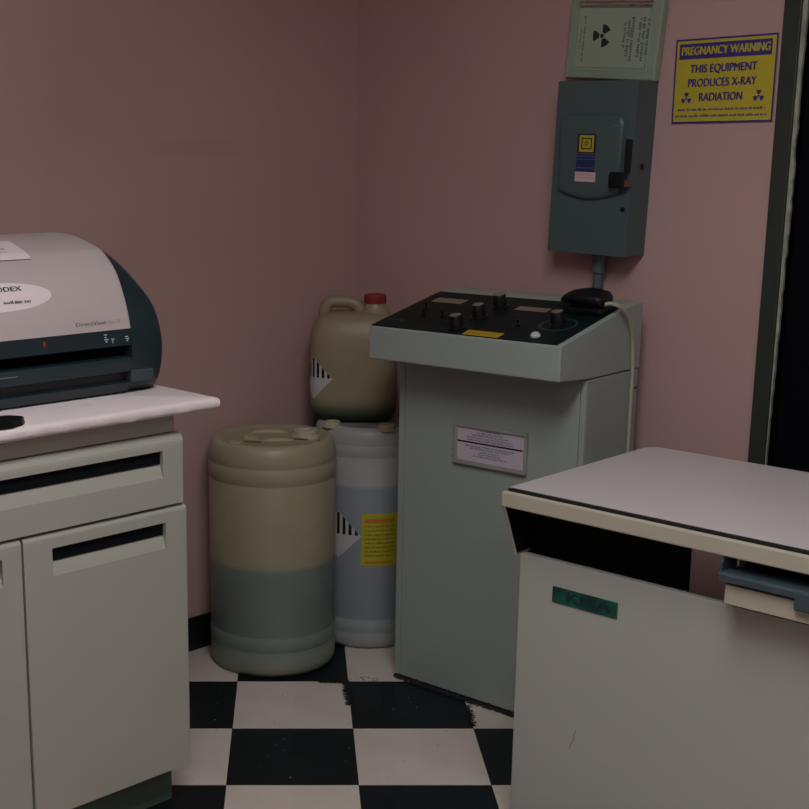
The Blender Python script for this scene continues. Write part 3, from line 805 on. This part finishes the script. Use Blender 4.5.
# lever and handle
prism('handle', [(BY-.034, 1.336), (BY-.036, 1.366), (BY-.030, 1.374), (BY-.0142, 1.374), (BY-.0142, 1.336)], .982, 1.022, M_blk, sw, .003)
boxes('lever', [(1.0125, 1.0225, BY-.018, BY-.001, 1.3745, 1.452)], M_blk, sw, .002)
boxes('padlock_tab', [(1.0225, 1.0265, BY-.026, BY-.0005, 1.340, 1.356)], mat('brass tab', (120, 105, 80), .4, .05, metal=.6), sw)
lathe('rivet_and_glint', [(0, 0), (.006, 0), (.005, .004), (0, .005)], M_blk, sw, (1.008, BY-.0006, 1.285), 14, axis='y')
lathe('rivet_and_glint', [(0, 0), (.005, 0), (.004, .003), (0, .004)], mat('bright glint steel', (170, 175, 175), .25, .05, metal=.9), sw, (.981, FY, 1.482), 14, axis='y')  # bright steel dot stands in for a glint on the raised panel
boxes('side_latch', [(BX1, BX1+.004, -.05, -.04, 1.380, 1.394)], M_blk, sw, .001)
M_cond = mat('galvanised conduit', (88, 104, 108), .4, .08, 12, metal=.3)
lathe('conduit', [(0, .30), (.0125, .30), (.0125, 1.165), (0, 1.166)], M_cond, sw, (.912, -.03, 0), 20)
lathe('conduit_hub', [(.013, 1.118), (.0185, 1.12), (.0185, 1.150), (.021, 1.150), (.021, 1.1695), (0, 1.1695)], M_cond, sw, (.912, -.03, 0), 24)

# caution sheet in a plastic holder standing on the switch box
M_hold = mat('pale green holder', (146, 158, 142), .35, .04, 6)
M_sheet = mat('pale green sheet', (156, 166, 148), .5, .03, 8)
M_chrome = mat('chrome clip', (215, 212, 212), .15, .02, bump=1.0, bscale=35, metal=1.0)
ho = empty('caution_holder', COR+U*(-.002)-V*1.020+Vector((0, 0, 1.5855)), W, 'pale green caution sheet holder with chrome clip standing on the switch box', 'sign holder')
ho.rotation_euler = (0, math.radians(4.5), frame(W))
HX0, HX1, HH = -.252, .012, .187
box('back_plate', (HX0, HX1, -.026, -.001, 0.0, HH), M_hold, ho, .004, 3)
boxes('sheet', [(HX0+.022, HX1-.024, -.0272, -.0262, .02, HH-.012)], M_sheet, ho)
def on_ho(off): return lambda x, y: (x, -.0274-off, y)
M_inkg = mat('green black ink', (24, 38, 42), .6, .03)
put('trefoil', trefoil(-.150, .102, .027, math.radians(90)), on_ho(.0004), M_inkg, ho, 'black radiation trefoil')
M_fine = mat('grey green print', (96, 110, 104), .6, .03)
M_fine = mat('fine green print', (100, 114, 108), .6, .03)
def rot90(g): return [(-q[1], q[0], 0) for q in g[0]], g[1]
cols_ = []
for (x, a, b, h, s) in ((-.085, .075, .135, .007, 1), (-.074, .055, .145, .009, 2), (-.063, .045, .150, .010, 3), (-.042, .055, .145, .008, 4), (-.031, .045, .150, .009, 5), (-.020, .06, .145, .007, 6), (-.203, .04, .15, .006, 7), (-.213, .07, .12, .004, 8)):
    g_ = words(a, b, 0, h, 90+s); cols_.append(([(x-q[1], q[0], 0) for q in g_[0]], g_[1]))
put('fine_print', merge(*cols_), on_ho(.0004), M_fine, ho)
put('border_line', ring_rect(HX0+.026, HX1-.029, .026, HH-.018, .0012), on_ho(.0004), M_fine, ho)
smooth_by_angle(prism('clip', [(-.0275-.0075*math.sin(math.pi*k/12), HH-.002-.0075*(1-math.cos(math.pi*k/12))) for k in range(13)], -.222, -.012, M_chrome, ho, label='chrome clip strip'), 40)

# pregnancy warning sign
M_sy = mat('sign yellow', (190, 172, 50), .45, .04, 30)
M_sp = mat('sign purple', (58, 44, 120), .45, .04)
sg = empty('warning_sign', COR+Vector((0, 0, 0)), W, 'yellow and purple pregnancy x-ray warning sign on the pink wall', 'sign')
SX0, SX1, SZ0, SZ1 = 1.072, 1.331, 1.485, 1.678
box('sign_board', (SX0, SX1, -.0036, -.0004, SZ0, SZ1), M_sy, sg, .0006)
def on_sg(off): return lambda x, y: (x, -.0036-off, y)
put('border', ring_rect(SX0, SX1, SZ0, SZ1, .0042), on_sg(.0004), M_sp, sg)
put('header_band', rect(SX0+.011, SX1-.013, 1.632, 1.667), on_sg(.0004), M_sp, sg)
scx = (SX0+SX1)/2
put('lettering', shift(width_fit(text_geo('PREGNANCY WARNING', .0265, bold=.03), .226), scx, 1.6495), on_sg(.0008), M_sy, sg)
put('lettering', merge(shift(width_fit(text_geo('THIS EQUIPMENT', .0265, bold=.028), .172), scx-.002, 1.6085),
                       shift(width_fit(text_geo('PRODUCES X-RAY', .0265, bold=.028), .176), scx-.003, 1.5765),
                       shift(width_fit(text_geo('RADIATION', .0265, bold=.028), .112), scx-.004, 1.5435)), on_sg(.0008), M_sp, sg)
for tx in (scx-.093, scx+.092): put('trefoil', trefoil(tx, 1.5425, .0135), on_sg(.0008), M_sp, sg)
put('small_print', merge(words(SX0+.016, SX1-.018, 1.5155, .0055, 101), words(SX0+.010, SX1-.012, 1.501, .0055, 102)), on_sg(.0008), M_sp, sg)

# ---------------------------------------------------------------- cabinet table on the right
M_rc = mat('cream grey table enamel', (178, 176, 170), .42, .02, 5, .03, 250)
M_band = mat('cream table edge', (186, 176, 160), .4, .03, 8)
M_lam = mat('pinkish grey laminate', (200, 187, 190), .4, .03, 5, .03, 120)
M_rub = mat('black rubber strip', (14, 18, 24), .45, .05)
M_dark = mat('compartment shade board', (10, 15, 15), .8, .1, spec=.1)  # near-black colour holds the shade inside the table slot
M_steel = mat('blue grey steel rail', (92, 106, 116), .3, .05, 20, metal=.6)
RT = 45.0
rc = empty('work_table', (.430, 2.531, 0), RT, 'cream metal work table with pinkish laminate top and an open slot under it', 'table')
TW, TD = 1.30, .545
bm = bmesh.new(); ol = [(.004, 0.0), (TW, 0.0), (TW, TD)]
for k in range(7): a = math.radians(90+15*k); ol.append((.004+.035+.035*math.cos(a), TD-.035+.035*math.sin(a)))
lo = [bm.verts.new((x, y, .7265)) for x, y in ol]; hi = [bm.verts.new((x, y, .761)) for x, y in ol]
bm.faces.new(hi); bm.faces.new(list(reversed(lo)))
for i in range(len(ol)): bm.faces.new((lo[i], lo[(i+1) % len(ol)], hi[(i+1) % len(ol)], hi[i]))
from_bm('table_top', bm, M_lam, rc)
boxes('rubber_strip', [(.006, TW, -.0085, -.0002, .745, .7606)], M_rub, rc, .001)
boxes('edge_band', [(0, TW, -.0225, -.0087, .7245, .7555)], M_band, rc, .0025)
prism('side_panel', [(-.0086, .7262), (-.020, .7240), (.0265, .618), (.0265, .6125), (.056, .6125), (.056, .002), (TD-.01, .002), (TD-.01, .7262)], 0, .007, M_rc, rc, .001)
prism('side_panel', [(-.0086, .7262), (-.020, .7240), (.0265, .618), (.0265, .002), (TD-.01, .002), (TD-.01, .7262)], TW-.016, TW, M_rc, rc, .001)
prism('slot_shade', [(-.0086, .7255), (-.016, .7240), (.0285, .6185), (.074, .6185), (.074, .7255)], .0072, .0084, M_dark, rc)  # thin dark sheet paints shade on the side panel's inner face
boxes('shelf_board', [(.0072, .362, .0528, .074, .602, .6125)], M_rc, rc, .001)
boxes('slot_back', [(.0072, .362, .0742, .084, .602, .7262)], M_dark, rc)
boxes('slot_shade', [(.0072, .362, .0528, .074, .6126, .6136)], M_dark, rc)
box('front_panel', (.0115, TW-.0115, .0345, .052, .03, .6175), M_rc, rc, .002)
bd = boxes('badge', [(.094, .243, .0325, .0344, .533, .5665)], mat('dark green badge', (10, 96, 82), .4, .25, 25, col2=(6, 44, 46)), rc, .0006, 'green maker badge')
put('badge_lettering', shift(width_fit(text_geo('KMA', .031, bold=.03), .105), .178, .5497), lambda x, y: (x, .0322, y), mat('badge letters', (7, 50, 48), .5, .05), bd)
tube('scratch', [(.150, .0342, .232), (.158, .0342, .252), (.163, .0342, .275)], .0006, mat('grey scratch', (120, 115, 112), .6, .02), rc, 6)
# pull-out tray unit hanging under the top
dr = boxes('pull_out_drawer', [(.483, 1.05, -.0205, -.004, .639, .6745), (.483, 1.05, -.004, .40, .639, .645), (.483, .49, .052, .40, .645, .715)], M_band, rc, .001)
boxes('drawer_void_shade', [(.4835, 1.05, .05, .06, .6455, .724), (.476, 1.05, -.004, .05, .7200, .7242)], M_slot, dr)  # black boards paint the shade of the open space above the drawer
prism('steel_rail', [(-.030, .681), (-.031, .6935), (-.025, .697), (.02, .699), (.02, .694), (-.022, .688), (-.022, .681)], .474, 1.04, M_steel, dr, .001, label='blue grey steel rail')
prism('rail_end', [(-.026, .688), (-.026, .715), (-.012, .722), (.03, .722), (.03, .69)], .4735, .478, M_steel, dr, .0006)
boxes('rail_shadow_gap', [(.4845, 1.05, -.014, -.0045, .6747, .6805)], M_slot, dr)  # solid black bar painted as the shadow in the gap
prism('latch', [(-.034, .662), (-.034, .694), (-.0215, .694), (-.0215, .658)], .612, .66, M_steel, dr, .003)

# ---------------------------------------------------------------- lint on the floor (nobody could count it)
M_lint = mat('dark lint', (16, 18, 18), .9, .2)
bm = bmesh.new(); rr = random.Random(21)
def strand(x, y, ang, ln):
    w_ = rr.uniform(.0004, .0012); c, s = math.cos(ang), math.sin(ang); z = .0006+rr.random()*.001
    p = []
    bend = rr.uniform(-.6, .6)
    for k in range(4):
        t = k/3*ln; a = ang+bend*k/3
        p.append((x+t*math.cos(a), y+t*math.sin(a)))
    lo = [bm.verts.new((q[0]-w_*s, q[1]+w_*c, z)) for q in p]; hi = [bm.verts.new((q[0]+w_*s, q[1]-w_*c, z)) for q in p]
    up = [bm.verts.new((q[0], q[1], z+w_)) for q in p]
    for k in range(3):
        bm.faces.new((lo[k], lo[k+1], up[k+1], up[k])); bm.faces.new((up[k], up[k+1], hi[k+1], hi[k]))
for k in range(420):                      # along the seam left of the black tile in front of the console
    t = rr.random(); strand(.149+rr.gauss(0, .003), 3.352-.16*t**1.3, math.pi+rr.gauss(0, .7), rr.uniform(.004, .022)*(1-.4*t))
for k in range(260):                      # tuft at the end of the black tile
    t = rr.random(); strand(.07+.078*t, 3.350+rr.gauss(0, .003), -math.pi/2+rr.gauss(0, .7), rr.uniform(.004, .020)*(.4+t*.6))
for k in range(12): strand(.17+.07*rr.random(), 3.372+rr.gauss(0, .008), rr.uniform(0, 6.28), rr.uniform(.004, .012))
M_crumb = mat('pale crumbs', (150, 145, 140), .8, .1)
for k in range(60):
    x, y = rr.uniform(-.25, .45), rr.uniform(2.75, 3.34); r = rr.uniform(.0006, .0017)
    if y > 3.34-.95*max(0, x-.24): continue
    q = bmesh.ops.create_icosphere(bm, subdivisions=1, radius=r, matrix=Matrix.Translation((x, y, r*.6+.0003)))
    for f in {f for v_ in q['verts'] for f in v_.link_faces}: f.material_index = 1
lt = from_bm('floor_lint', bm, [M_lint, M_crumb])
tag(lt, 'dark lint and pale crumbs gathered on the tiles at the foot of the console', 'lint', kind='stuff')
bm = bmesh.new()
for k in range(380):                      # fluff caught under the console's front
    x = .02+.44*rr.random(); strand(x+rr.gauss(0, .003), -.004-abs(rr.gauss(0, .003)), -math.pi/2+rr.gauss(0, .6), rr.uniform(.003, .011))
ci = (Matrix.Translation((.279, 3.392, 0)) @ Matrix.Rotation(frame(CT), 4, 'Z')).inverted()
n0 = len(bm.verts)
for k in range(160): t = rr.random(); strand(.452+rr.gauss(0, .004), 3.19-.13*t, rr.gauss(0, .8), rr.uniform(.004, .016))
bm.verts.ensure_lookup_table()
for q in list(bm.verts)[n0:]: q.co = ci @ q.co
fl = from_bm('base_fluff', bm, M_lint, con); fl['kind'] = 'stuff'
